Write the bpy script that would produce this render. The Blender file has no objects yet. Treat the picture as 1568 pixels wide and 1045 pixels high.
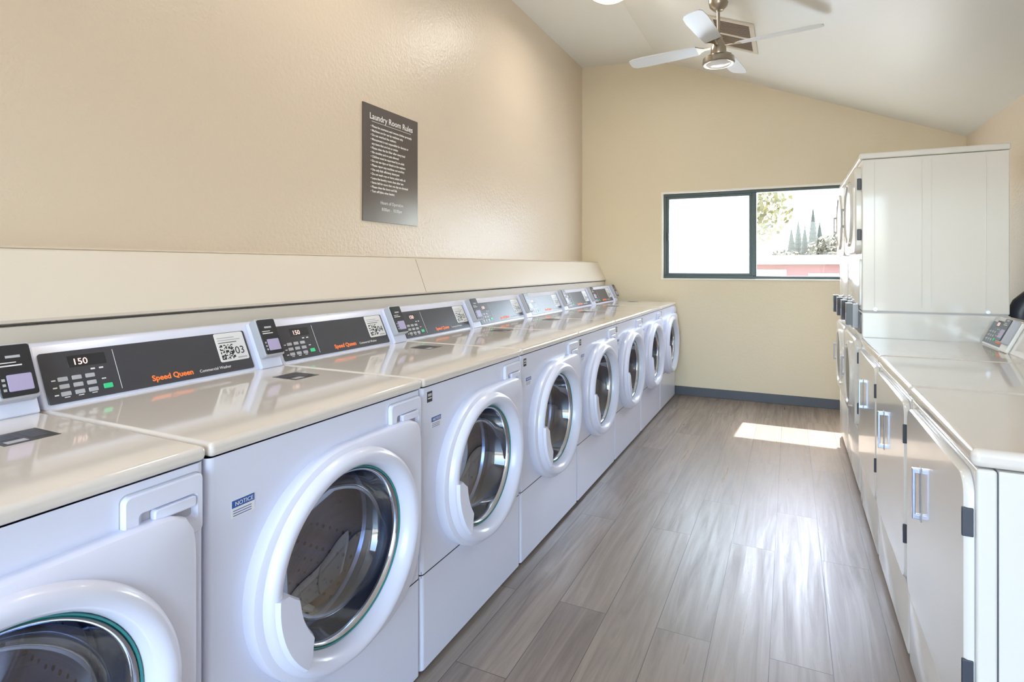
import bpy, bmesh, math, random
from mathutils import Matrix, Vector
random.seed(7)
scene = bpy.context.scene
EYE = 1.2575
# ------------------------------------------------------------------ materials
def lin(c):
    c = c/255.0
    return c/12.92 if c <= 0.04045 else ((c+0.055)/1.055)**2.4
def C(r, g, b): return (lin(r), lin(g), lin(b), 1)
def mat(name, col, rough=0.5, metal=0.0, coat=0.0, bump=None, emit=None, spec=0.5):
    m = bpy.data.materials.new(name); m.use_nodes = True
    nt = m.node_tree; p = nt.nodes['Principled BSDF']
    p.inputs['Base Color'].default_value = C(*col)
    p.inputs['Roughness'].default_value = rough
    p.inputs['Metallic'].default_value = metal
    p.inputs['Coat Weight'].default_value = coat
    p.inputs['Coat Roughness'].default_value = 0.06
    p.inputs['Specular IOR Level'].default_value = spec
    if emit:
        p.inputs['Emission Color'].default_value = C(*emit[0]); p.inputs['Emission Strength'].default_value = emit[1]
    tc = nt.nodes.new('ShaderNodeTexCoord')
    nz = nt.nodes.new('ShaderNodeTexNoise'); nz.inputs['Scale'].default_value = bump[0] if bump else 6
    nz.inputs['Detail'].default_value = 3
    nt.links.new(tc.outputs['Object'], nz.inputs['Vector'])
    if bump:
        b = nt.nodes.new('ShaderNodeBump'); b.inputs['Strength'].default_value = bump[1]; b.inputs['Distance'].default_value = bump[2]
        nt.links.new(nz.outputs['Fac'], b.inputs['Height']); nt.links.new(b.outputs['Normal'], p.inputs['Normal'])
    else:
        mr = nt.nodes.new('ShaderNodeMapRange'); mr.inputs['To Min'].default_value = rough*0.96; mr.inputs['To Max'].default_value = min(1, rough*1.05)
        nt.links.new(nz.outputs['Fac'], mr.inputs['Value']); nt.links.new(mr.outputs['Result'], p.inputs['Roughness'])
    return m
M = {}
M['wall'] = mat('wall_paint', (215, 198, 175), 0.34, bump=(60, 0.5, 0.006))
M['wallfar'] = mat('wall_paint_far', (220, 206, 176), 0.5, bump=(75, 0.25, 0.005))
M['ledge'] = mat('ledge_paint', (224, 211, 193), 0.40, bump=(60, 0.08, 0.003))
M['ceil'] = mat('ceiling_paint', (226, 224, 215), 0.38, bump=(70, 0.15, 0.004))
M['base'] = mat('baseboard_vinyl', (62, 66, 76), 0.45)
M['white'] = mat('white_enamel', (225, 230, 252), 0.26, coat=0.4)
M['white2'] = mat('cream_enamel', (229, 226, 218), 0.2, coat=0.5)
M['lid'] = mat('lid_enamel', (229, 221, 212), 0.10, coat=0.7)
M['door'] = mat('door_plastic', (227, 231, 252), 0.28, coat=0.3)
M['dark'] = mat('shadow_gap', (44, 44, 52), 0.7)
M['panel'] = mat('control_panel', (60, 60, 66), 0.28, spec=.4)
M['black'] = mat('black_plastic', (30, 31, 36), 0.3)
M['grey'] = mat('grey_plastic', (180, 182, 190), 0.35)
M['orange'] = mat('orange_print', (250, 116, 48), 0.5, emit=((250, 112, 40), 0.2))
M['print'] = mat('white_print', (236, 236, 236), 0.5)
M['green'] = mat('green_button', (40, 190, 120), 0.4, emit=((50, 200, 130), 0.2))
M['lilac'] = mat('lcd_screen', (176, 166, 206), 0.3)
M['led'] = mat('led_digits', (255, 215, 205), 0.4, emit=((255, 205, 195), 0.9))
M['blue'] = mat('blue_print', (30, 80, 160), 0.5)
M['teal'] = mat('teal_gasket', (50, 130, 130), 0.35)
M['rubber'] = mat('grey_rubber', (50, 53, 64), 0.4)
M['chrome'] = mat('chrome', (205, 210, 224), 0.1, metal=1)
M['nickel'] = mat('brushed_nickel', (160, 150, 134), 0.28, metal=1)
M['frame'] = mat('window_metal', (62, 76, 78), 0.4, metal=0.3)
M['trimw'] = mat('white_trim', (232, 228, 218), 0.5)
M['sign'] = mat('sign_face', (78, 69, 65), 0.25, spec=.6)
M['blade'] = mat('fan_blade', (222, 226, 230), 0.3)
M['vent'] = mat('vent_metal', (196, 186, 166), 0.5)
M['louver'] = mat('vent_louver', (120, 102, 82), 0.6)
M['ventin'] = mat('vent_dark', (64, 52, 42), 0.7)
M['seam'] = mat('panel_seam', (150, 134, 114), 0.7)
M['lamp'] = mat('lamp_glass', (255, 240, 210), 0.4, emit=((255, 232, 190), 4.0))
M['lampoff'] = mat('lamp_glass_unlit', (240, 240, 236), 0.15, coat=.5)

def steel():
    m = mat('drum_steel', (200, 204, 216), 0.2, metal=1)
    nt = m.node_tree; p = nt.nodes['Principled BSDF']
    tc = nt.nodes.new('ShaderNodeTexCoord')
    v = nt.nodes.new('ShaderNodeTexVoronoi'); v.inputs['Scale'].default_value = 38; v.inputs['Randomness'].default_value = 0.15
    r = nt.nodes.new('ShaderNodeValToRGB'); r.color_ramp.elements[0].position = 0.18; r.color_ramp.elements[1].position = 0.24
    r.color_ramp.elements[0].color = (0.03, 0.03, 0.035, 1); r.color_ramp.elements[1].color = C(205, 210, 228)
    nt.links.new(tc.outputs['Object'], v.inputs['Vector']); nt.links.new(v.outputs['Distance'], r.inputs['Fac'])
    nt.links.new(r.outputs['Color'], p.inputs['Base Color'])
    return m
M['steel'] = steel()

def glass(name, tint, f=0.08, hi=.8):
    m = bpy.data.materials.new(name); m.use_nodes = True; nt = m.node_tree
    nt.nodes.remove(nt.nodes['Principled BSDF']); out = nt.nodes['Material Output']
    t = nt.nodes.new('ShaderNodeBsdfTransparent'); t.inputs['Color'].default_value = C(*tint)
    g = nt.nodes.new('ShaderNodeBsdfGlossy'); g.inputs['Roughness'].default_value = 0.02
    lw = nt.nodes.new('ShaderNodeLayerWeight'); lw.inputs['Blend'].default_value = 0.35
    mr = nt.nodes.new('ShaderNodeMapRange'); mr.inputs['To Min'].default_value = f; mr.inputs['To Max'].default_value = hi
    mx = nt.nodes.new('ShaderNodeMixShader')
    nt.links.new(lw.outputs['Facing'], mr.inputs['Value']); nt.links.new(mr.outputs['Result'], mx.inputs['Fac'])
    nt.links.new(t.outputs[0], mx.inputs[1]); nt.links.new(g.outputs[0], mx.inputs[2]); nt.links.new(mx.outputs[0], out.inputs['Surface'])
    return m
M['glass'] = glass('door_glass', (200, 212, 234), 0.10)
M['winglass'] = glass('window_glass', (250, 252, 252), 0.03)
def frosted():
    m = bpy.data.materials.new('frosted_glass'); m.use_nodes = True; nt = m.node_tree
    nt.nodes.remove(nt.nodes['Principled BSDF']); out = nt.nodes['Material Output']
    t = nt.nodes.new('ShaderNodeBsdfTranslucent'); t.inputs['Color'].default_value = (0.78, 0.84, 0.88, 1)
    g = nt.nodes.new('ShaderNodeBsdfGlossy'); g.inputs['Roughness'].default_value = 0.3
    mx = nt.nodes.new('ShaderNodeMixShader'); mx.inputs['Fac'].default_value = 0.05
    nt.links.new(t.outputs[0], mx.inputs[1]); nt.links.new(g.outputs[0], mx.inputs[2]); nt.links.new(mx.outputs[0], out.inputs['Surface'])
    return m
M['frost'] = frosted()
def floor_mat():
    m = bpy.data.materials.new('vinyl_plank_floor'); m.use_nodes = True; nt = m.node_tree
    p = nt.nodes['Principled BSDF']; N = nt.nodes.new; Lk = nt.links.new
    tc = N('ShaderNodeTexCoord'); mp = N('ShaderNodeMapping'); mp.inputs['Rotation'].default_value = (0, 0, math.radians(90))
    mp.inputs['Location'].default_value = (0.35, 0.06, 0)
    Lk(tc.outputs['Object'], mp.inputs['Vector'])
    br = N('ShaderNodeTexBrick'); br.inputs['Scale'].default_value = 1; br.inputs['Brick Width'].default_value = 1.22
    br.inputs['Row Height'].default_value = 0.18; br.inputs['Mortar Size'].default_value = 0.0013; br.inputs['Mortar Smooth'].default_value = 0.1
    br.offset = 0.37; br.offset_frequency = 2
    br.inputs['Color1'].default_value = C(148, 134, 121); br.inputs['Color2'].default_value = C(130, 117, 106); br.inputs['Mortar'].default_value = C(70, 62, 56)
    Lk(mp.outputs[0], br.inputs['Vector'])
    mp2 = N('ShaderNodeMapping'); mp2.inputs['Scale'].default_value = (26, 1.4, 1); Lk(tc.outputs['Object'], mp2.inputs['Vector'])
    ad = N('ShaderNodeVectorMath'); ad.operation = 'ADD'
    sc = N('ShaderNodeVectorMath'); sc.operation = 'SCALE'; sc.inputs['Scale'].default_value = 40
    Lk(br.outputs['Color'], sc.inputs[0]); Lk(mp2.outputs[0], ad.inputs[0]); Lk(sc.outputs[0], ad.inputs[1])
    nz = N('ShaderNodeTexNoise'); nz.inputs['Scale'].default_value = 1.0; nz.inputs['Detail'].default_value = 9; nz.inputs['Distortion'].default_value = 1.0
    nz.inputs['Roughness'].default_value = .64
    Lk(ad.outputs[0], nz.inputs['Vector'])
    rp = N('ShaderNodeValToRGB'); rp.color_ramp.elements[0].position = 0.34; rp.color_ramp.elements[0].color = C(192, 184, 178)
    rp.color_ramp.elements[1].position = 0.62; rp.color_ramp.elements[1].color = (1, 1, 1, 1)
    Lk(nz.outputs['Fac'], rp.inputs['Fac'])
    mx = N('ShaderNodeMix'); mx.data_type = 'RGBA'; mx.blend_type = 'MULTIPLY'; mx.inputs['Factor'].default_value = 0.85
    Lk(br.outputs['Color'], mx.inputs['A']); Lk(rp.outputs['Color'], mx.inputs['B']); Lk(mx.outputs['Result'], p.inputs['Base Color'])
    mr = N('ShaderNodeMapRange'); mr.inputs['From Min'].default_value = .3; mr.inputs['From Max'].default_value = .7
    mr.inputs['To Min'].default_value = 0.42; mr.inputs['To Max'].default_value = 0.26
    Lk(nz.outputs['Fac'], mr.inputs['Value']); Lk(mr.outputs['Result'], p.inputs['Roughness'])
    hs = N('ShaderNodeMath'); hs.operation = 'MULTIPLY_ADD'; hs.inputs[1].default_value = -3.0
    Lk(br.outputs['Fac'], hs.inputs[0]); Lk(nz.outputs['Fac'], hs.inputs[2])
    b = N('ShaderNodeBump'); b.inputs['Strength'].default_value = 0.25; b.inputs['Distance'].default_value = 0.003
    Lk(hs.outputs[0], b.inputs['Height']); Lk(b.outputs['Normal'], p.inputs['Normal'])
    p.inputs['Specular IOR Level'].default_value = 0.62
    p.inputs['Specular Tint'].default_value = (0.84, 0.92, 1, 1)
    return m
M['floor'] = floor_mat()

# ------------------------------------------------------------------ mesh helpers
class MB:
    def __init__(s): s.v = []; s.f = []; s.mi = []; s.mats = []
    def m(s, k):
        if k not in s.mats: s.mats.append(k)
        return s.mats.index(k)
    def face(s, idx, k): s.f.append(idx); s.mi.append(s.m(k))
    def box(s, x0, x1, y0, y1, z0, z1, k):
        b = len(s.v)
        s.v += [(x0,y0,z0),(x1,y0,z0),(x1,y1,z0),(x0,y1,z0),(x0,y0,z1),(x1,y0,z1),(x1,y1,z1),(x0,y1,z1)]
        for q in ((0,3,2,1),(4,5,6,7),(0,1,5,4),(1,2,6,5),(2,3,7,6),(3,0,4,7)): s.face([b+i for i in q], k)
        return s
    def loft(s, loops, k, cap0=False, cap1=False, closed=True, kk=None):
        n = len(loops[0]); st = []
        for L in loops: st.append(len(s.v)); s.v += [tuple(p) for p in L]
        for a in range(len(loops)-1):
            key = kk[a] if kk else k
            for i in range(n if closed else n-1):
                j = (i+1) % n
                s.face([st[a]+i, st[a]+j, st[a+1]+j, st[a+1]+i], key)
        if cap0: s.face([st[0]+i for i in range(n)][::-1], k)
        if cap1: s.face([st[-1]+i for i in range(n)], kk[-1] if kk else k)
        return s
    def prism(s, poly, axis, a0, a1, k):
        def P(p, a):
            if axis == 'y': return (p[0], a, p[1])
            if axis == 'x': return (a, p[0], p[1])
            return (p[0], p[1], a)
        return s.loft([[P(p, a0) for p in poly], [P(p, a1) for p in poly]], k, True, True)
    def obj(s, name, parent=None, matrix=None, bevel=0, seg=2, smooth=35, recalc=True, subsurf=0):
        me = bpy.data.meshes.new(name); me.from_pydata(s.v, [], s.f)
        for k in s.mats: me.materials.append(M[k])
        for p, i in zip(me.polygons, s.mi): p.material_index = i
        if recalc:
            bm = bmesh.new(); bm.from_mesh(me); bmesh.ops.recalc_face_normals(bm, faces=bm.faces); bm.to_mesh(me); bm.free()
        if smooth:
            for p in me.polygons: p.use_smooth = True
            me.set_sharp_from_angle(angle=math.radians(smooth))
        o = bpy.data.objects.new(name, me); scene.collection.objects.link(o)
        if parent: o.parent = parent
        if matrix is not None: o.matrix_basis = matrix
        if bevel:
            b = o.modifiers.new('bevel', 'BEVEL'); b.width = bevel; b.segments = seg; b.limit_method = 'ANGLE'; b.angle_limit = math.radians(40); b.harden_normals = True
        return o
def empty(name, matrix=None):
    o = bpy.data.objects.new(name, None); o.empty_display_size = 0.1; scene.collection.objects.link(o)
    if matrix is not None: o.matrix_basis = matrix
    return o
def text(name, body, size, mtx, k, parent, align='LEFT', spacing=1.0, bold=0.0):
    cu = bpy.data.curves.new(name, 'FONT'); cu.body = body; cu.size = size; cu.align_x = align; cu.extrude = 0.0002
    cu.space_line = spacing; cu.offset = bold; cu.resolution_u = 3
    cu.materials.append(M[k])
    o = bpy.data.objects.new(name, cu); scene.collection.objects.link(o); o.parent = parent; o.matrix_basis = mtx
    return o
def dup(root, name, matrix):
    r = empty(name, matrix)
    for ch in list(root.children):
        c = ch.copy(); scene.collection.objects.link(c); c.parent = r; c.matrix_basis = ch.matrix_basis.copy()
    return r
def frame(O, U, V):
    U = Vector(U).normalized(); V = Vector(V).normalized(); N = U.cross(V)
    m = Matrix.Identity(4)
    for i in range(3): m[i][0] = U[i]; m[i][1] = V[i]; m[i][2] = N[i]; m[i][3] = O[i]
    return m
def T(x, y, z=0): return Matrix.Translation((x, y, z))
def rrect(x0, x1, z0, z1, r, y, n=5):
    P = []
    for cx, cz, a0 in ((x1-r, z1-r, 0), (x0+r, z1-r, 90), (x0+r, z0+r, 180), (x1-r, z0+r, 270)):
        for i in range(n+1):
            a = math.radians(a0+90*i/n); P.append((cx+r*math.cos(a), y, cz+r*math.sin(a)))
    return P
def rrect_uv(x0, x1, z0, z1, r, n_, n=4): return [(p[0], p[2], p[1]) for p in rrect(x0, x1, z0, z1, r, n_, n)]
def plate_uv(mb, x0, x1, v0, v1, r, h0, h1, k, e=0.0008):
    mb.loft([rrect_uv(x0, x1, v0, v1, r, h0), rrect_uv(x0, x1, v0, v1, r, h1-e), rrect_uv(x0+e, x1-e, v0+e, v1-e, max(r-e, .0003), h1)], k, cap1=True)

# ------------------------------------------------------------------ room
XL, XR, YF, YB = -1.99, 1.29, 5.82, -2.3
XRG, ZL, ZRG, ZR = -1.18, 3.378, 3.325, 2.32
def top(x):
    return ZL+(ZRG-ZL)*(x-XL)/(XRG-XL) if x < XRG else ZRG+(ZR-ZRG)*(x-XRG)/(XR-XRG)
WX0, WX1, WZ0, WZ1 = -1.143, 0.54, 1.145, 1.985
MB().box(XL-.15, XR+.15, YB-.15, YF+.15, -.1, 0, 'floor').obj('floor', smooth=0)
MB().box(XL-.15, XL, YB-.15, YF+.15, 0, ZL, 'wall').obj('wall_left', smooth=0)
MB().box(XR, XR+.15, YB-.15, YF+.15, 0, ZR, 'wall').obj('wall_right', smooth=0)
w = MB()
w.prism([(XL,0),(WX0,0),(WX0,top(WX0)),(XRG,ZRG),(XL,ZL)], 'y', YF, YF+.15, 'wallfar')
w.prism([(WX0,0),(WX1,0),(WX1,WZ0),(WX0,WZ0)], 'y', YF, YF+.15, 'wallfar')
w.prism([(WX0,WZ1),(WX1,WZ1),(WX1,top(WX1)),(WX0,top(WX0))], 'y', YF, YF+.15, 'wallfar')
w.prism([(WX1,0),(XR,0),(XR,ZR),(WX1,top(WX1))], 'y', YF, YF+.15, 'wallfar')
w.obj('wall_far', smooth=0, recalc=True)
# unseen back wall (behind the camera); wide opening added for daylight fill
DX0, DX1, DZ = -1.1, 1.2, 2.25
w = MB()
w.prism([(XL,0),(DX0,0),(DX0,top(DX0)),(XRG,ZRG),(XL,ZL)], 'y', YB-.15, YB, 'wall')
w.prism([(DX0,DZ),(DX1,DZ),(DX1,top(DX1)),(DX0,top(DX0))], 'y', YB-.15, YB, 'wall')
w.prism([(DX1,0),(XR,0),(XR,ZR),(DX1,top(DX1))], 'y', YB-.15, YB, 'wall')
w.obj('wall_back', smooth=0)
w = MB()
w.prism([(XL-.15,ZL),(XL,ZL),(XRG,ZRG),(XR,ZR),(XR+.15,ZR),(XR+.15,ZR+.15),(XRG,ZRG+.15),(XL-.15,ZL+.15)], 'y', YB-.15, YF+.15, 'ceil')
w.obj('ceiling', smooth=0)
MB().box(XL, XR-.012, YF-.012, YF, 0, .085, 'base').obj('baseboard_far', bevel=.003)
MB().box(XR-.012, XR, YB, YF-.012, 0, .085, 'base').obj('baseboard_right', bevel=.003)
w = MB()
w.box(DX0-.06, DX0, YB, YB+.02, 0, DZ+.06, 'trimw'); w.box(DX1, DX1+.06, YB, YB+.02, 0, DZ+.06, 'trimw'); w.box(DX0, DX1, YB, YB+.02, DZ, DZ+.06, 'trimw')
w.obj('fill_opening_trim', bevel=.003)  # casing of the added daylight opening

# plumbing chase / ledge along left wall
w = MB()
w.prism([(XL,0),(-1.742,0),(-1.742,1.108),(-1.752,1.112),(-1.73,1.118),(-1.728,1.126),(-1.812,1.300),(-1.82,1.306),(XL,1.318)], 'y', YB, YF, 'ledge')
w.obj('wall_ledge', smooth=0)
w = MB()
w.box(-1.7425, -1.736, YB, YF, 1.110, 1.113, 'dark')  # dark strip drawn in for the shadow line under the ledge face
fr = Vector((-1.728, 0, 1.126)); to = Vector((-1.812, 0, 1.300))
for yy in (2.53,):
    w.loft([[(fr.x+.001, yy, fr.z), (fr.x+.001, yy+.003, fr.z), (fr.x-.003, yy+.003, fr.z), (fr.x-.003, yy, fr.z)],
            [(to.x+.001, yy+.02, to.z), (to.x+.001, yy+.023, to.z), (to.x-.003, yy+.023, to.z), (to.x-.003, yy+.02, to.z)]], 'seam', True, True)
w.box(-1.8215, -1.8185, YB, YF, 1.3055, 1.3075, 'seam')
w.obj('ledge_shadow_seams', smooth=0)

# window
W = empty('window_1')
w = MB(); y0, y1 = YF+.03, YF+.09; t = .028
w.box(WX0, WX1, y0, y1, WZ0, WZ0+t, 'frame'); w.box(WX0, WX1, y0, y1, WZ1-t, WZ1, 'frame')
w.box(WX0, WX0+t, y0, y1, WZ0+t, WZ1-t, 'frame'); w.box(WX1-t, WX1, y0, y1, WZ0+t, WZ1-t, 'frame')
w.box(-.325, -.285, y0-.005, y1, WZ0+t, WZ1-t, 'frame')
w.obj('window_frame', W, bevel=.004)
w = MB(); s = .024
xa, xb, za, zb = WX0+t, -.325, WZ0+t, WZ1-t
for (a, b, c, d) in ((xa, xb, za, za+s), (xa, xb, zb-s, zb), (xa, xa+s, za+s, zb-s), (xb-s, xb, za+s, zb-s)):
    w.box(a, b, y0+.008, y0+.035, c, d, 'frame')
w.box(xa+.004, xa+.02, y0-.004, y0+.008, 1.52, 1.6, 'black')
w.obj('sliding_sash', W, bevel=.003)
MB().box(xa+s, xb-s, y0+.018, y0+.022, za+s, zb-s, 'frost').obj('frosted_pane', W, smooth=0)
w = MB(); w.v = [(-.285, y1-.02, za), (WX1-t, y1-.02, za), (WX1-t, y1-.02, zb), (-.285, y1-.02, zb)]; w.face([0,1,2,3], 'winglass'); w.obj('clear_pane', W, smooth=0)
w = MB(); e = .018
w.box(WX0-e, WX1+e, YF-.004, YF, WZ1, WZ1+e, 'trimw'); w.box(WX0-e, WX1+e, YF-.010, YF+.03, WZ0-.012, WZ0, 'trimw')
w.box(WX0-e, WX0, YF-.004, YF, WZ0, WZ1, 'trimw'); w.box(WX1, WX1+e, YF-.004, YF, WZ0, WZ1, 'trimw')
w.obj('trim_2', bevel=.002)

# ------------------------------------------------------------------ console furniture shared
def console_bits(root, F, W_, h, dryer=False, num=None):
    p1 = W_*.845 if not dryer else .30
    w = MB(); plate_uv(w, .013, p1, .012, h-.016, .006, 0, .004, 'panel'); w.obj('control_panel', root, F, smooth=30)
    w = MB()
    x0 = .042
    for r in range(3):
        for c in range(3):
            plate_uv(w, x0+c*.031, x0+c*.031+.022, .028+r*.019, .028+r*.019+.011, .002, .004, .0055, 'grey')
    for r in range(3): w.box(x0-.014, x0-.005, .031+r*.019, .034+r*.019, .004, .0047, 'print')
    for c in range(2): w.box(x0+.078+c*.02, x0+.088+c*.02, .086, .09, .004, .0047, 'print')
    for c in range(3): w.box(x0+.006+c*.031, x0+.018+c*.031, .0235, .0255, .004, .0047, 'print')
    w.box(x0+.098, x0+.108, .056, .059, .004, .0047, 'print')
    plate_uv(w, x0+.098, x0+.12, .030, .043, .002, .004, .006, 'green')
    w.box(x0+.14, x0+.1412, .022, h-.026, .004, .0045, 'print')
    w.obj('keypad', root, F, smooth=30)
    w = MB(); plate_uv(w, x0+.03, x0+.12, .098, .130, .003, .004, .0046, 'black'); w.obj('display_window', root, F, smooth=30)
    text('led_display', '150', .024, F @ T(x0+.04, .104, .005), 'led', root)
    if not dryer:
        text('brand_print', 'Speed Queen', .0225, F @ T(.265, .026, .0045), 'orange', root, bold=.0006)
        text('model_print', 'Commercial Washer', .0128, F @ T(.408, .026, .0045), 'print', root)
        q0 = p1-.114; qb = .046
        w = MB(); plate_uv(w, q0, q0+.106, qb, h-.018, .006, .004, .005, 'print')
        rnd = random.Random(3); n = 13; cs = .0038
        for i in range(n):
            for j in range(n):
                if rnd.random() < .5 or (i in (0, 3) and j < 4) or (j in (0, 3) and i < 4):
                    w.box(q0+.008+i*cs, q0+.008+(i+1)*cs, qb+.007+j*cs, qb+.007+(j+1)*cs, .005, .0053, 'black')
        w.box(q0+.008, q0+.075, .108, .1105, .005, .0053, 'black'); w.box(q0+.008, q0+.09, .116, .119, .005, .0053, 'grey'); w.box(q0+.064, q0+.098, .052, .057, .005, .0053, 'grey')
        w.box(q0+.008, q0+.07, .124, .127, .005, .0053, 'grey')
        w.obj('qr_sticker', root, F, smooth=0)
    else:
        text('brand_print', 'Speed Queen', .0225, F @ T(.19, .026, .0045), 'orange', root, bold=.0006)
    a, b = (W_*.868, W_*.992) if not dryer else (.31, .398)
    w = MB(); w.box(a, b, -.002, h+.004, .0, .016, 'white2' if dryer else 'white')
    w.obj('reader_bracket', root, F, bevel=.004)
    w = MB(); w.box(a+.004, b-.004, .030, h+.006, .014, .046, 'grey'); w.obj('reader_housing', root, F, bevel=.006)
    w = MB(); plate_uv(w, a+.008, b-.008, .036, h, .006, .044, .0485, 'black')
    plate_uv(w, a+.024, b-.016, .048, .088, .003, .0485, .0495, 'lilac')
    for i in range(3): w.box(a+.014, a+.02, .05+i*.012, .056+i*.012, .0485, .0492, 'grey')
    w.box(a+.016, b-.03, .108, .111, .0485, .049, 'print'); w.box(a+.016, b-.04, .116, .118, .0485, .049, 'print'); w.box(a+.03, b-.03, .128, .134, .0485, .049, 'grey')
    w.obj('reader_face', root, F, smooth=30)

# ------------------------------------------------------------------ washer
WW, WD, LZ = .711, .70, .915
SX = 1.05
def circ(cx, cz, r, y, n=96, sx=SX): return [(cx+r*sx*math.cos(2*math.pi*i/n), y, cz+r*math.sin(2*math.pi*i/n)) for i in range(n)]
CX, CZ = .366, .545
def Sloop(y, k=1.0, n=96):
    P = []
    for i in range(n):
        a = 2*math.pi*i/n; c, s_ = math.cos(a), math.sin(a)
        ax = .308 if c > 0 else .288; az = .27
        e = 2.0
        if c > 0 and s_ >= 0: e = 12
        elif c > 0: e = 3.0
        r = 1/((abs(c)**e+abs(s_)**e)**(1/e))
        P.append((CX+ax*k*r*c, y, CZ+az*k*r*s_))
    return P
def build_washer(mtx):
    R = empty('washing_machine', mtx)
    w = MB(); rr = .014
    def contour(z0, z1):
        Lp = [(0, WD)]
        for i in range(6):
            a = math.radians(180+90*i/5); Lp.append((rr+rr*math.cos(a), rr+rr*math.sin(a)))
        Rp = []
        for i in range(6):
            a = math.radians(270+90*i/5); Rp.append((WW-rr+rr*math.cos(a), rr+rr*math.sin(a)))
        Rp.append((WW, WD))
        for P in (Lp, Rp):
            w.loft([[(x, y, z0) for x, y in P], [(x, y, z1) for x, y in P]], 'white', closed=False)
    zs = .31
    contour(.015, zs-.003); contour(zs+.001, .884)
    b = len(w.v); w.v += [(rr,0,.015),(WW-rr,0,.015),(WW-rr,0,zs-.003),(rr,0,zs-.003)]; w.face([b,b+1,b+2,b+3], 'white')
    x0, x1, z0, z1 = rr, WW-rr, zs+.001, .884
    ang = sorted([2*math.pi*i/72 for i in range(72)] + [math.atan2(z-CZ, x-CX) % (2*math.pi) for x in (x0, x1) for z in (z0, z1)])
    hr = .232; inn = []; outt = []
    for a in ang:
        c, s_ = math.cos(a), math.sin(a)
        inn.append((CX+hr*c, 0, CZ+hr*s_))
        tt = min(((x1-CX)/c if c > 1e-9 else (x0-CX)/c if c < -1e-9 else 9), ((z1-CZ)/s_ if s_ > 1e-9 else (z0-CZ)/s_ if s_ < -1e-9 else 9))
        outt.append((CX+tt*c, 0, CZ+tt*s_))
    w.loft([inn, outt], 'white')
    w.box(.003, WW-.003, .0035, .004, zs-.01, zs+.01, 'dark')
    w.box(.004, WW-.004, .5, WD, .02, .885, 'white')
    w.obj('body', R, smooth=30)
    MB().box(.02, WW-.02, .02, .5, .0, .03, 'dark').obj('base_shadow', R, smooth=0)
    MB().box(.0, WW, -.008, WD-.004, .8865, LZ, 'lid').obj('lid', R, bevel=.011, seg=4)
    w = MB(); w.prism([(.583,.912),(.653,1.060),(.662,1.066),(.70,1.066),(.70,.912)], 'x', .003, WW-.003, 'white')
    w.obj('console', R, bevel=.005, seg=3)
    F = frame((0, .583, .912), (1, 0, 0), (0, .07, .148))
    console_bits(R, F, WW, .160)
    w = MB()
    w.loft([Sloop(.0), Sloop(-.022), Sloop(-.031, .99), Sloop(-.035, .965), circ(CX, CZ, .256, -.037), circ(CX, CZ, .252, -.050),
            circ(CX, CZ, .245, -.058), circ(CX, CZ, .236, -.060), circ(CX, CZ, .224, -.056), circ(CX, CZ, .214, -.044), circ(CX, CZ, .208, -.02), circ(CX, CZ, .206, .0)], 'door')
    w.obj('door_ring', R, smooth=40)
    w = MB()
    w.loft([circ(CX, CZ, .207, -.018), circ(CX, CZ, .2055, -.021), circ(CX, CZ, .203, -.020), circ(CX, CZ, .202, -.012)], 'teal')
    w.loft([circ(CX, CZ, .203, -.014), circ(CX, CZ, .200, -.019), circ(CX, CZ, .195, -.017), circ(CX, CZ, .193, -.004)], 'chrome')
    w.obj('door_bezel', R, smooth=60)
    w = MB()
    w.loft([circ(CX, CZ, r, y) for r, y in ((.194, -.008), (.184, .03), (.166, .062), (.13, .085), (.07, .098), (.004, .10))], 'glass', cap1=True)
    w.obj('door_glass', R, smooth=80)
    w = MB(); L1 = []
    for i in range(15):
        a = math.radians(176+50*i/14)
        f = math.sin(math.pi*i/14)
        ri = .206-.030*min(1, f*2.2); ro = .244
        c, s_ = math.cos(a)*SX, math.sin(a)
        L1.append([(CX+ri*c, -.03, CZ+ri*s_), (CX+ri*c, -.052, CZ+ri*s_), (CX+(ri+.006)*c, -.062, CZ+(ri+.006)*s_), (CX+(ro-.006)*c, -.068, CZ+(ro-.006)*s_), (CX+ro*c, -.058, CZ+ro*s_), (CX+ro*c, -.03, CZ+ro*s_)])
    w.loft(L1, 'door', True, True); w.obj('door_handle', R, smooth=50)
    w = MB()
    w.loft([circ(CX, CZ, r, y, sx=1) for r, y in ((.205, .0), (.228, .004), (.232, .02), (.225, .05), (.212, .055), (.206, .07), (.215, .078), (.21, .10), (.2, .105))], 'rubber')
    w.obj('door_gasket', R, smooth=60)
    w = MB()
    w.loft([circ(CX, CZ, r, y, sx=1) for r, y in ((.2, .10), (.205, .09), (.215, .1), (.262, .125), (.262, .42), (.25, .44), (.12, .47), (.06, .45), (.003, .45))], 'steel', cap1=True)
    for k in range(3):
        a0 = math.radians(40+120*k); Ls = []
        for y in (.13, .2, .35, .42):
            hgt = .05 if y in (.2, .35) else .02
            P = []
            for da, rr_ in ((-.17, .262), (-.08, .262-hgt*.8), (0, .262-hgt), (.08, .262-hgt*.8), (.17, .262)):
                P.append((CX+rr_*math.cos(a0+da), y, CZ+rr_*math.sin(a0+da)))
            Ls.append(P)
        w.loft(Ls, 'chrome', True, True, closed=False)
    w.obj('drum', R, smooth=50)
    w = MB(); a, b_, c, d = .555, .700, .757, .868
    w.loft([rrect(a, b_, c, d, .012, .001), rrect(a, b_, c, d, .012, -.009), rrect(a+.003, b_-.003, c+.003, d-.003, .010, -.012),
            rrect(a+.024, b_-.012, c+.026, d-.034, .008, -.012), rrect(a+.036, b_-.018, c+.034, d-.040, .005, .0)], 'door', cap1=True)
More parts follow.
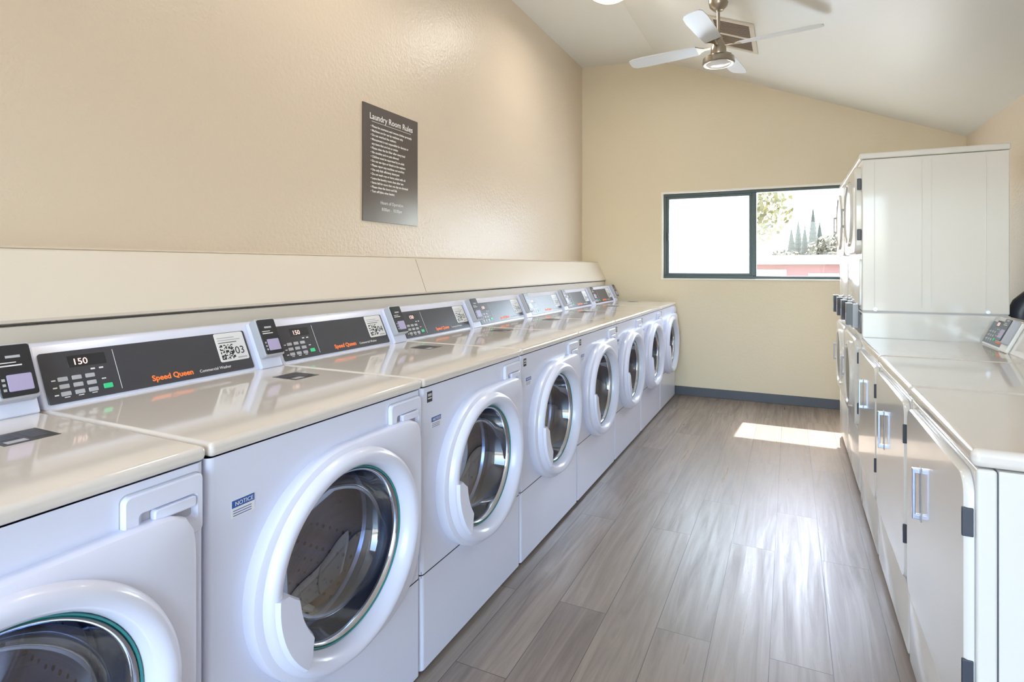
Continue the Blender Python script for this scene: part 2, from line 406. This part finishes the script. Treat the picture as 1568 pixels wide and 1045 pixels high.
    w.loft([rrect(a+.05, b_-.016, d-.058, d-.038, .006, -.002), rrect(a+.05, b_-.016, d-.058, d-.038, .006, -.013), rrect(a+.052, b_-.018, d-.056, d-.040, .005, -.015)], 'door', cap1=True)
    w.loft([rrect(a-.002, b_+.002, c-.002, d+.002, .013, -.0002), rrect(a-.002, b_+.002, c-.002, d+.002, .013, -.0006)], 'grey', cap1=True)
    w.obj('detergent_drawer', R, smooth=40)
    w = MB()
    w.box(.052, .108, -.0008, 0, .748, .784, 'print'); w.box(.053, .107, -.0012, -.0008, .768, .783, 'blue')
    for i in range(3): w.box(.056, .1, -.0012, -.0008, .751+i*.005, .7525+i*.005, 'blue')
    w.box(.535, .63, .33, .43, LZ, LZ+.0006, 'black'); w.box(.545, .58, .34, .36, LZ+.0006, LZ+.0009, 'grey'); w.box(.59, .62, .35, .41, LZ+.0006, LZ+.0009, 'rubber'); w.box(.548, .578, .375, .415, LZ+.0006, LZ+.0009, 'rubber')
    w.obj('labels', R, smooth=0)
    text('notice_print', 'NOTICE', .012, frame((.06, -.0013, .771), (1, 0, 0), (0, 0, 1)), 'print', R)
    return R
XW = -1.0155
def wm(k): return Matrix.Translation((XW, .745+.717*k, 0)) @ Matrix.Rotation(math.radians(90), 4, 'Z')
first = build_washer(wm(0))
F0 = frame((0, .583, .912), (1, 0, 0), (0, .07, .148))
roots = {0: first}
for k in (-3, -2, -1, 1, 2, 3, 4, 5, 6): roots[k] = dup(first, 'washing_machine', wm(k))
for k, r in roots.items():
    text('number_print', '%02d' % (k+3 if k > -3 else 1), .036, F0 @ T(WW*.845-.114+.060, .067, .0055), 'black', r)
    if k > 0:
        w = MB(); w.box(.03, .058, -.0008, 0, .835, .868, 'black'); w.box(.034, .054, -.0012, -.0008, .845, .848, 'print'); w.box(.034, .054, -.0012, -.0008, .853, .861, 'grey')
        w.obj('energy_label', r, smooth=0)

# ------------------------------------------------------------------ dryers
DW = .686; DD = .62; DZL = .885
def build_dryer(mtx):
    R = empty('tumble_dryer', mtx)
    w = MB(); w.box(0, DW, 0, .0345, .03, .845, 'white2'); w.obj('front_frame', R, bevel=.006, seg=3)
    w = MB(); w.box(.0, DW, .036, DD, .03, .845, 'white2'); w.obj('cabinet', R, bevel=.002)
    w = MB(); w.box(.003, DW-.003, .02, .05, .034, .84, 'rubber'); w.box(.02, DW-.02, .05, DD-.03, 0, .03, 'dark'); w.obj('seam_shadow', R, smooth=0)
    w = MB(); w.box(0, DW, -.008, DD, .847, DZL, 'lid'); w.obj('lid', R, bevel=.015, seg=5)
    w = MB()
    w.loft([rrect(.022, DW-.012, .262, .828, .045, .0), rrect(.022, DW-.012, .262, .828, .045, -.012), rrect(.027, DW-.017, .267, .823, .04, -.018)], 'white2', cap1=True)
    w.loft([rrect(.018, DW-.008, .258, .832, .048, -.0002), rrect(.018, DW-.008, .258, .832, .048, -.0008)], 'grey', cap1=True)
    w.obj('door', R, smooth=40)
    w = MB()
    w.loft([rrect(.01, DW-.01, .036, .25, .01, .0), rrect(.01, DW-.01, .036, .25, .01, -.006), rrect(.013, DW-.013, .039, .247, .008, -.008)], 'white2', cap1=True)
    w.obj('kick_panel', R, smooth=40)
    w = MB()
    hx = .225
    w.loft([rrect(hx-.006, hx+.026, .555, .705, .008, -.0175), rrect(hx-.006, hx+.026, .555, .705, .008, -.0195)], 'grey', cap1=True)
    w.box(hx, hx+.014, -.038, -.030, .56, .70, 'chrome'); w.box(hx, hx+.014, -.034, -.016, .56, .574, 'chrome'); w.box(hx, hx+.014, -.034, -.016, .686, .70, 'chrome')
    w.obj('door_handle', R, bevel=.002)
    w = MB()
    for z in (.735, .42): w.box(DW-.018, DW-.010, -.022, -.002, z-.035, z+.025, 'rubber')
    w.obj('hinges', R, bevel=.002)
    w = MB(); w.prism([(.50,.884),(.56,1.012),(.568,1.018),(.61,1.018),(.61,.884)], 'x', .003, DW-.003, 'white2'); w.obj('console', R, bevel=.005, seg=3)
    F = frame((0, .50, .884), (1, 0, 0), (0, .06, .128))
    console_bits(R, F, DW, .138, dryer=True)
    return R
XD = .342
def dm(k): return Matrix.Translation((XD, 3.54-.6935*k, 0)) @ Matrix.Rotation(math.radians(-90), 4, 'Z')
dry = build_dryer(dm(0))
for k in (1, 2): dup(dry, 'tumble_dryer', dm(k))

def build_stack(mtx):
    R = empty('stacked_dryer', mtx)
    H = 1.85
    w = MB(); w.box(0, DW, 0, DD, .03, 1.018, 'white2'); w.obj('lower_cabinet', R, bevel=.006, seg=3)
    w = MB(); w.box(0, DW, 0.0, DD-.005, 1.024, 1.826, 'white2'); w.obj('upper_cabinet', R, bevel=.006, seg=3)
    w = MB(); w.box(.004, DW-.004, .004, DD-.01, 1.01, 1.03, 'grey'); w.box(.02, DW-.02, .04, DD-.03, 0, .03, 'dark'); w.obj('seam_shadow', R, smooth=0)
    w = MB(); w.box(-.002, DW+.002, -.012, DD, 1.828, H+.01, 'white2'); w.obj('top_cap', R, bevel=.008, seg=3)
    w = MB()
    for y in (.055, .26, .30, .52):
        w.box(DW-.001, DW+.0022, y, y+.004, 1.05, 1.81, 'white2'); w.box(-.0022, .001, y, y+.004, 1.05, 1.81, 'white2')
    w.obj('side_ribs', R, bevel=.001)
    w = MB()
    for y in (.06, .53): w.loft([[(DW+r, y+.009*math.cos(t_), 1.035+.009*math.sin(t_)) for t_ in [k*math.pi/6 for k in range(12)]] for r in (-.001, .004)], 'chrome', True, True)
    w.obj('side_screws', R, smooth=40)
    def door(z0, z1, nm):
        w = MB()
        cz = (z0+z1)/2; cx = DW/2
        w.loft([rrect(.03, DW-.03, z0, z1, .05, .0), rrect(.03, DW-.03, z0, z1, .05, -.022), rrect(.038, DW-.038, z0+.008, z1-.008, .045, -.03)]
               , 'white2', cap1=True)
        w.loft([circ(cx, cz, .19, -.03, sx=1), circ(cx, cz, .188, -.042, sx=1), circ(cx, cz, .17, -.044, sx=1), circ(cx, cz, .165, -.034, sx=1)], 'white2')
        w.loft([circ(cx, cz, .166, -.035, sx=1), circ(cx, cz, .1, -.041, sx=1), circ(cx, cz, .01, -.043, sx=1)], 'panel', cap1=True)
        w.obj(nm, R, smooth=40)
        w = MB(); w.box(.05, .066, -.055, -.045, cz-.06, cz+.06, 'grey'); w.box(.05, .066, -.047, -.028, cz-.06, cz-.045, 'grey'); w.box(.05, .066, -.047, -.028, cz+.045, cz+.06, 'grey')
        w.box(DW-.026, DW-.014, -.02, -.001, z1-.13, z1-.07, 'rubber'); w.box(DW-.026, DW-.014, -.02, -.001, z0+.07, z0+.13, 'rubber')
        w.obj(nm+'_hardware', R, bevel=.003)
    door(1.33, 1.80, 'upper_door'); door(.40, .87, 'lower_door')
    w = MB()
    w.loft([rrect(.02, DW-.02, 1.05, 1.30, .01, .0), rrect(.02, DW-.02, 1.05, 1.30, .01, -.008), rrect(.024, DW-.024, 1.054, 1.296, .008, -.010)], 'white2', cap1=True)
    w.loft([rrect(.02, DW-.02, .06, .36, .01, .0), rrect(.02, DW-.02, .06, .36, .01, -.008), rrect(.024, DW-.024, .064, .356, .008, -.010)], 'white2', cap1=True)
    w.obj('service_panels', R, smooth=40)
    w = MB()
    w.loft([rrect(.03, DW-.03, .90, 1.01, .008, .0), rrect(.03, DW-.03, .90, 1.01, .008, -.005)], 'panel', cap1=True)
    w.obj('control_panel', R, smooth=40)
    for x in (.12, .46):
        w = MB(); w.box(x, x+.085, -.03, -.003, .92, 1.05, 'grey'); w.box(x+.002, x+.083, -.06, -.028, .935, 1.055, 'black')
        w.box(x+.02, x+.065, -.0612, -.0598, .96, 1.0, 'lilac')
        w.obj('card_reader', R, bevel=.005, seg=3)
    return R
def sm(k): return Matrix.Translation((XD, 4.236+.6935*k, 0)) @ Matrix.Rotation(math.radians(-90), 4, 'Z')
st = build_stack(sm(0)); dup(st, 'stacked_dryer', sm(1))

# exhaust duct elbow behind stack
w = MB(); L = []
for i in range(9):
    a = math.radians(90*i/8)
    R0 = .12; ctr = Vector((1.25, 4.05, .98)); p = ctr + Vector((-R0*math.sin(a), 0, R0*math.cos(a))); tdir = Vector((-math.cos(a), 0, -math.sin(a)))
    n1 = Vector((0, 1, 0)); n2 = tdir.cross(n1)
    rr_ = .052+.003*(i % 2)
    L.append([tuple(p+rr_*(math.cos(t_)*n1+math.sin(t_)*n2)) for t_ in [2*math.pi*j/20 for j in range(20)]])
L.insert(0, [(1.29, v[1], v[2]) for v in L[0]])
L.append([(v[0], v[1], .0) for v in L[-1]])
w.loft(L, 'rubber', True, True); w.obj('exhaust_duct', smooth=40)

# ------------------------------------------------------------------ sign
sg = empty('wall_sign', Matrix.Translation((XL, 2.332, 1.498)))
SW, SH = .485, .616
FS = frame((0, 0, 0), (0, 1, 0), (0, 0, 1))
w = MB(); w.box(0, SW, 0, SH, .001, .007, 'sign'); w.obj('sign_panel', sg, FS, bevel=.001)
text('sign_title', 'Laundry Room Rules', .045, FS @ T(SW/2, SH-.075, .0075), 'print', sg, 'CENTER', bold=.0004)
w = MB(); w.box(.07, SW-.07, SH-.088, SH-.0862, .007, .0077, 'print'); w.obj('sign_rule', sg, FS, smooth=0)
rules = ["• Please be courteous and remove clothes promptly", "• Machines are for use by residents only", "• Do not overload the washers", "• Management is not responsible for damage or",
 "  any items that are lost or stolen", "• Please clean the lint filter after every load", "• No smoking and no pets allowed", "• Children must be supervised by an adult",
 "• Do not use dyes or bleach in the washers", "• Please report any machines not working", "• Use only high efficiency detergent", "• Do not wash rugs or items soiled with oil",
 "• Leave the laundry room clean after use", "• Items left for more than one day are donated", "• Please close the doors and lids", "• Turn off lights when leaving"]
text('sign_rules', '\n'.join(rules), .0172, FS @ T(.06, SH-.118, .0075), 'print', sg, spacing=1.33, bold=.0003)
text('sign_footer', 'Hours of Operation\n8:00am - 10:00pm', .025, FS @ T(SW/2, .098, .0075), 'print', sg, 'CENTER', spacing=1.4)

# ------------------------------------------------------------------ ceiling fan
FX, FY = -.425, 4.0; FZ = top(FX)
fan = empty('ceiling_fan', Matrix.Translation((FX, FY, 0)))
def lathe(prof, k=0, n=40): return [[(r*math.cos(2*math.pi*i/n), r*math.sin(2*math.pi*i/n), z) for i in range(n)] for r, z in prof]
w = MB(); w.loft(lathe([(.012, FZ-.075), (.03, FZ-.07), (.055, FZ-.045), (.062, FZ-.02), (.062, FZ+.03)]), 'nickel', True, True)
w.loft(lathe([(.010, FZ-.07), (.010, 2.75)]), 'nickel'); w.obj('downrod', fan, smooth=40)
w = MB(); w.loft(lathe([(.012, 2.79), (.022, 2.785), (.026, 2.75), (.036, 2.735), (.048, 2.70), (.05, 2.665), (.046, 2.655), (.08, 2.645), (.098, 2.632), (.101, 2.600), (.094, 2.592), (.078, 2.594)]), 'nickel', True, False)
w.obj('motor_housing', fan, smooth=35)
w = MB(); w.loft(lathe([(.079, 2.595), (.066, 2.584), (.04, 2.577), (.005, 2.575)]), 'lampoff', False, True); w.obj('light_bowl', fan, smooth=60)
for i in range(4):
    A = Matrix.Rotation(math.radians(-8+90*i), 4, 'Z')
    w = MB()
    L = []
    for x, hw, tz in ((.04, .012, 0), (.09, .012, 0), (.12, .03, 0), (.14, .050, 0), (.3, .058, 0), (.5, .062, 0), (.58, .056, 0), (.605, .042, 0), (.612, .02, 0)):
        tw = .2; z = 2.71
        L.append([(x, -hw, z-hw*tw-.003), (x, hw, z+hw*tw-.003), (x, hw, z+hw*tw+.003), (x, -hw, z-hw*tw+.003)])
    w.loft(L, 'blade', True, True, kk=['nickel', 'nickel', 'nickel', 'blade', 'blade', 'blade', 'blade', 'blade']); w.obj('blade_%d' % (i+1), fan, A, smooth=30)

# ceiling vent (on the slope)
sl = (ZR-ZRG)/(XR-XRG); U = Vector((1, 0, sl)).normalized()
VO = Vector((-.53, 4.90, top(-.53)))
FV = frame(VO, U, (0, -1, 0))
vt = empty('ceiling_vent', FV)
vw, vl = .33, .60
w = MB()
for a, b, c, d in ((0, vw, 0, .035), (0, vw, vl-.035, vl), (0, .035, .035, vl-.035), (vw-.035, vw, .035, vl-.035), (.035, vw-.035, vl/2-.012, vl/2+.012)):
    w.box(a, b, c, d, 0, .012, 'vent')
w.obj('vent_frame', vt, bevel=.002)
w = MB(); w.box(.035, vw-.035, .035, vl-.035, .0005, .002, 'ventin')
yy = .04
while yy < vl-.045:
    w.box(.035, vw-.035, yy, yy+.010, .002, .006, 'louver'); yy += .022
w.obj('vent_louvers', vt, smooth=0)

# ceiling domes: far one in view, two unseen ones added for fill light
for (lx, ly) in ((-1.2, 4.14), (-1.2, 2.0), (-1.2, -.8)):
    z = top(lx)
    d = empty('ceiling_and_fill_light', Matrix.Translation((lx, ly, z)))
    w = MB(); w.loft(lathe([(.17, .01), (.17, -.02), (.16, -.028), (.15, -.028)]), 'nickel', True); w.obj('light_base', d, smooth=40)
    w = MB(); w.loft(lathe([(.15, -.025), (.14, -.055), (.1, -.08), (.05, -.092), (.005, -.095)]), 'lamp', False, True); w.obj('light_dome', d, smooth=60)
    la = bpy.data.lights.new('bulb_and_fill', 'AREA'); la.shape = 'DISK'; la.size = .28; la.energy = 9; la.color = (1, .94, .86)
    lo = bpy.data.objects.new('bulb_and_fill', la); scene.collection.objects.link(lo); lo.parent = d; lo.location = (0, 0, -.11)

# ------------------------------------------------------------------ outdoors
M['grass'] = mat('ground_concrete', (170, 165, 150), 0.9)
M['leaf'] = mat('tree_leaves', (96, 88, 42), 0.7); M['pine'] = mat('conifer_leaves', (50, 48, 32), 0.8); M['shrub'] = mat('shrub_leaves', (84, 76, 50), 0.8)
M['bark'] = mat('tree_bark', (80, 62, 48), 0.9); M['brick'] = mat('red_stucco', (128, 88, 82), 0.8); M['roof'] = mat('roof_tile', (120, 92, 86), 0.8)
MB().box(-40, 40, YF+.2, 60, -.2, -.12, 'grass').obj('ground', smooth=0)
MB().box(-12, 12, -20, YB-.16, -.2, -.12, 'grass').obj('ground', smooth=0)
def foliage(name, x, y, z0, trunk_h, R, n, k, lh):
    r = empty(name, Matrix.Translation((x, y, -.12)))
    w = MB(); w.loft(lathe([(.14, 0), (.1, trunk_h), (.03, trunk_h+R)], 0, 12), 'bark', True, True); w.obj('trunk', r)
    w = MB(); rd = random.Random(int(x*10+y))
    for i in range(n):
        a = rd.uniform(0, 6.283); b = rd.uniform(-1, 1); q = R*rd.random()**.4
        c = Vector((q*math.cos(a)*math.sqrt(1-b*b), q*math.sin(a)*math.sqrt(1-b*b), trunk_h+R*.7+q*b*.8))
        d1 = Vector((rd.uniform(-1, 1), rd.uniform(-1, 1), rd.uniform(-1, 1))).normalized()*lh; d2 = d1.orthogonal().normalized()*lh*.6
        s = len(w.v); w.v += [tuple(c-d1), tuple(c+d2), tuple(c+d1), tuple(c-d2)]; w.face([s, s+1, s+2, s+3], k)
    w.obj('leaves', r, smooth=0, recalc=False)
foliage('leafy_tree', -1.2, 14, 0, 1.9, 1.3, 1900, 'leaf', .08)
foliage('garden_bush', 1.6, 24.5, 0, 1.0, 1.1, 1800, 'shrub', .1)
foliage('garden_bush', -.2, 25, 0, .7, .9, 1200, 'shrub', .1)
for (cx, cy, h) in ((.05, 30, 3.1), (.35, 31, 3.5), (.62, 30.5, 3.2), (.95, 30, 4.0), (1.3, 32, 3.5)):
    r = empty('conifer_tree', Matrix.Translation((cx, cy, -.12)))
    w = MB(); w.loft(lathe([(.08, 0), (.05, .8)], 0, 10), 'bark', True, True); w.obj('trunk', r)
    pf = []; zz = .3; i = 0
    while zz < h:
        rad = .34*(1-(zz/h)**2)+.02; pf += [(rad, zz), (rad*.72, zz+.16)]; zz += .22
    pf.append((.005, h+.1)); w = MB(); w.loft(lathe(pf, 0, 14), 'pine', True, True); w.obj('needles', r, smooth=0)
b = empty('neighbour_building', Matrix.Translation((0, 18, -.12)))
w = MB(); w.box(-6, 8, 0, 4, 0, 1.45, 'brick'); w.box(-1.2, -.1, -.03, 0, .2, 1.3, 'trimw'); w.box(.45, 1.2, -.03, 0, .1, 1.2, 'trimw'); w.obj('building_walls', b, smooth=0)
w = MB(); w.prism([(-.3, 1.45), (2, 1.75), (4.3, 1.45)], 'x', -6.2, 8.2, 'roof'); w.obj('building_roof', b, smooth=0)

# ------------------------------------------------------------------ light
sun = bpy.data.lights.new('sun', 'SUN'); sun.energy = 18; sun.angle = math.radians(.6); sun.color = (1, .96, .9)
so = bpy.data.objects.new('sun', sun); scene.collection.objects.link(so)
d = Vector((-.05, -.715, -1)); so.rotation_euler = d.to_track_quat('-Z', 'Y').to_euler()
wd = bpy.data.worlds.new('sky'); scene.world = wd; wd.use_nodes = True; nt = wd.node_tree
bg = nt.nodes['Background']; sky = nt.nodes.new('ShaderNodeTexSky'); sky.sky_type = 'NISHITA'; sky.sun_disc = False
sky.sun_elevation = math.radians(54); sky.sun_rotation = math.radians(0); sky.dust_density = 2.0; sky.ozone_density = 1.5
nt.links.new(sky.outputs['Color'], bg.inputs['Color']); bg.inputs['Strength'].default_value = 2.5
def portal(name, loc, rot, sx, sy):
    l = bpy.data.lights.new(name, 'AREA'); l.shape = 'RECTANGLE'; l.size = sx; l.size_y = sy
    o = bpy.data.objects.new(name, l); scene.collection.objects.link(o); o.location = loc; o.rotation_euler = rot
    l.cycles.is_portal = True
portal('daylight_portal', ((DX0+DX1)/2, YB-.02, DZ/2), (math.radians(90), 0, 0), DX1-DX0, DZ)
portal('daylight_portal', ((WX0+WX1)/2, YF+.13, (WZ0+WZ1)/2), (math.radians(-90), 0, 0), WX1-WX0, WZ1-WZ0)

scene.view_settings.view_transform = 'Standard'
scene.view_settings.exposure = 0.38
scene.view_settings.gamma = 1.14
# ------------------------------------------------------------------ camera
cam = bpy.data.cameras.new('camera'); co = bpy.data.objects.new('camera', cam); scene.collection.objects.link(co)
co.location = (0, 0, EYE); co.rotation_euler = (math.radians(90), 0, math.atan2(426, 880))
cam.sensor_width = 36; cam.lens = 880/1568*36; cam.shift_y = -113.5/1568; cam.clip_start = .05; cam.clip_end = 200
scene.camera = co
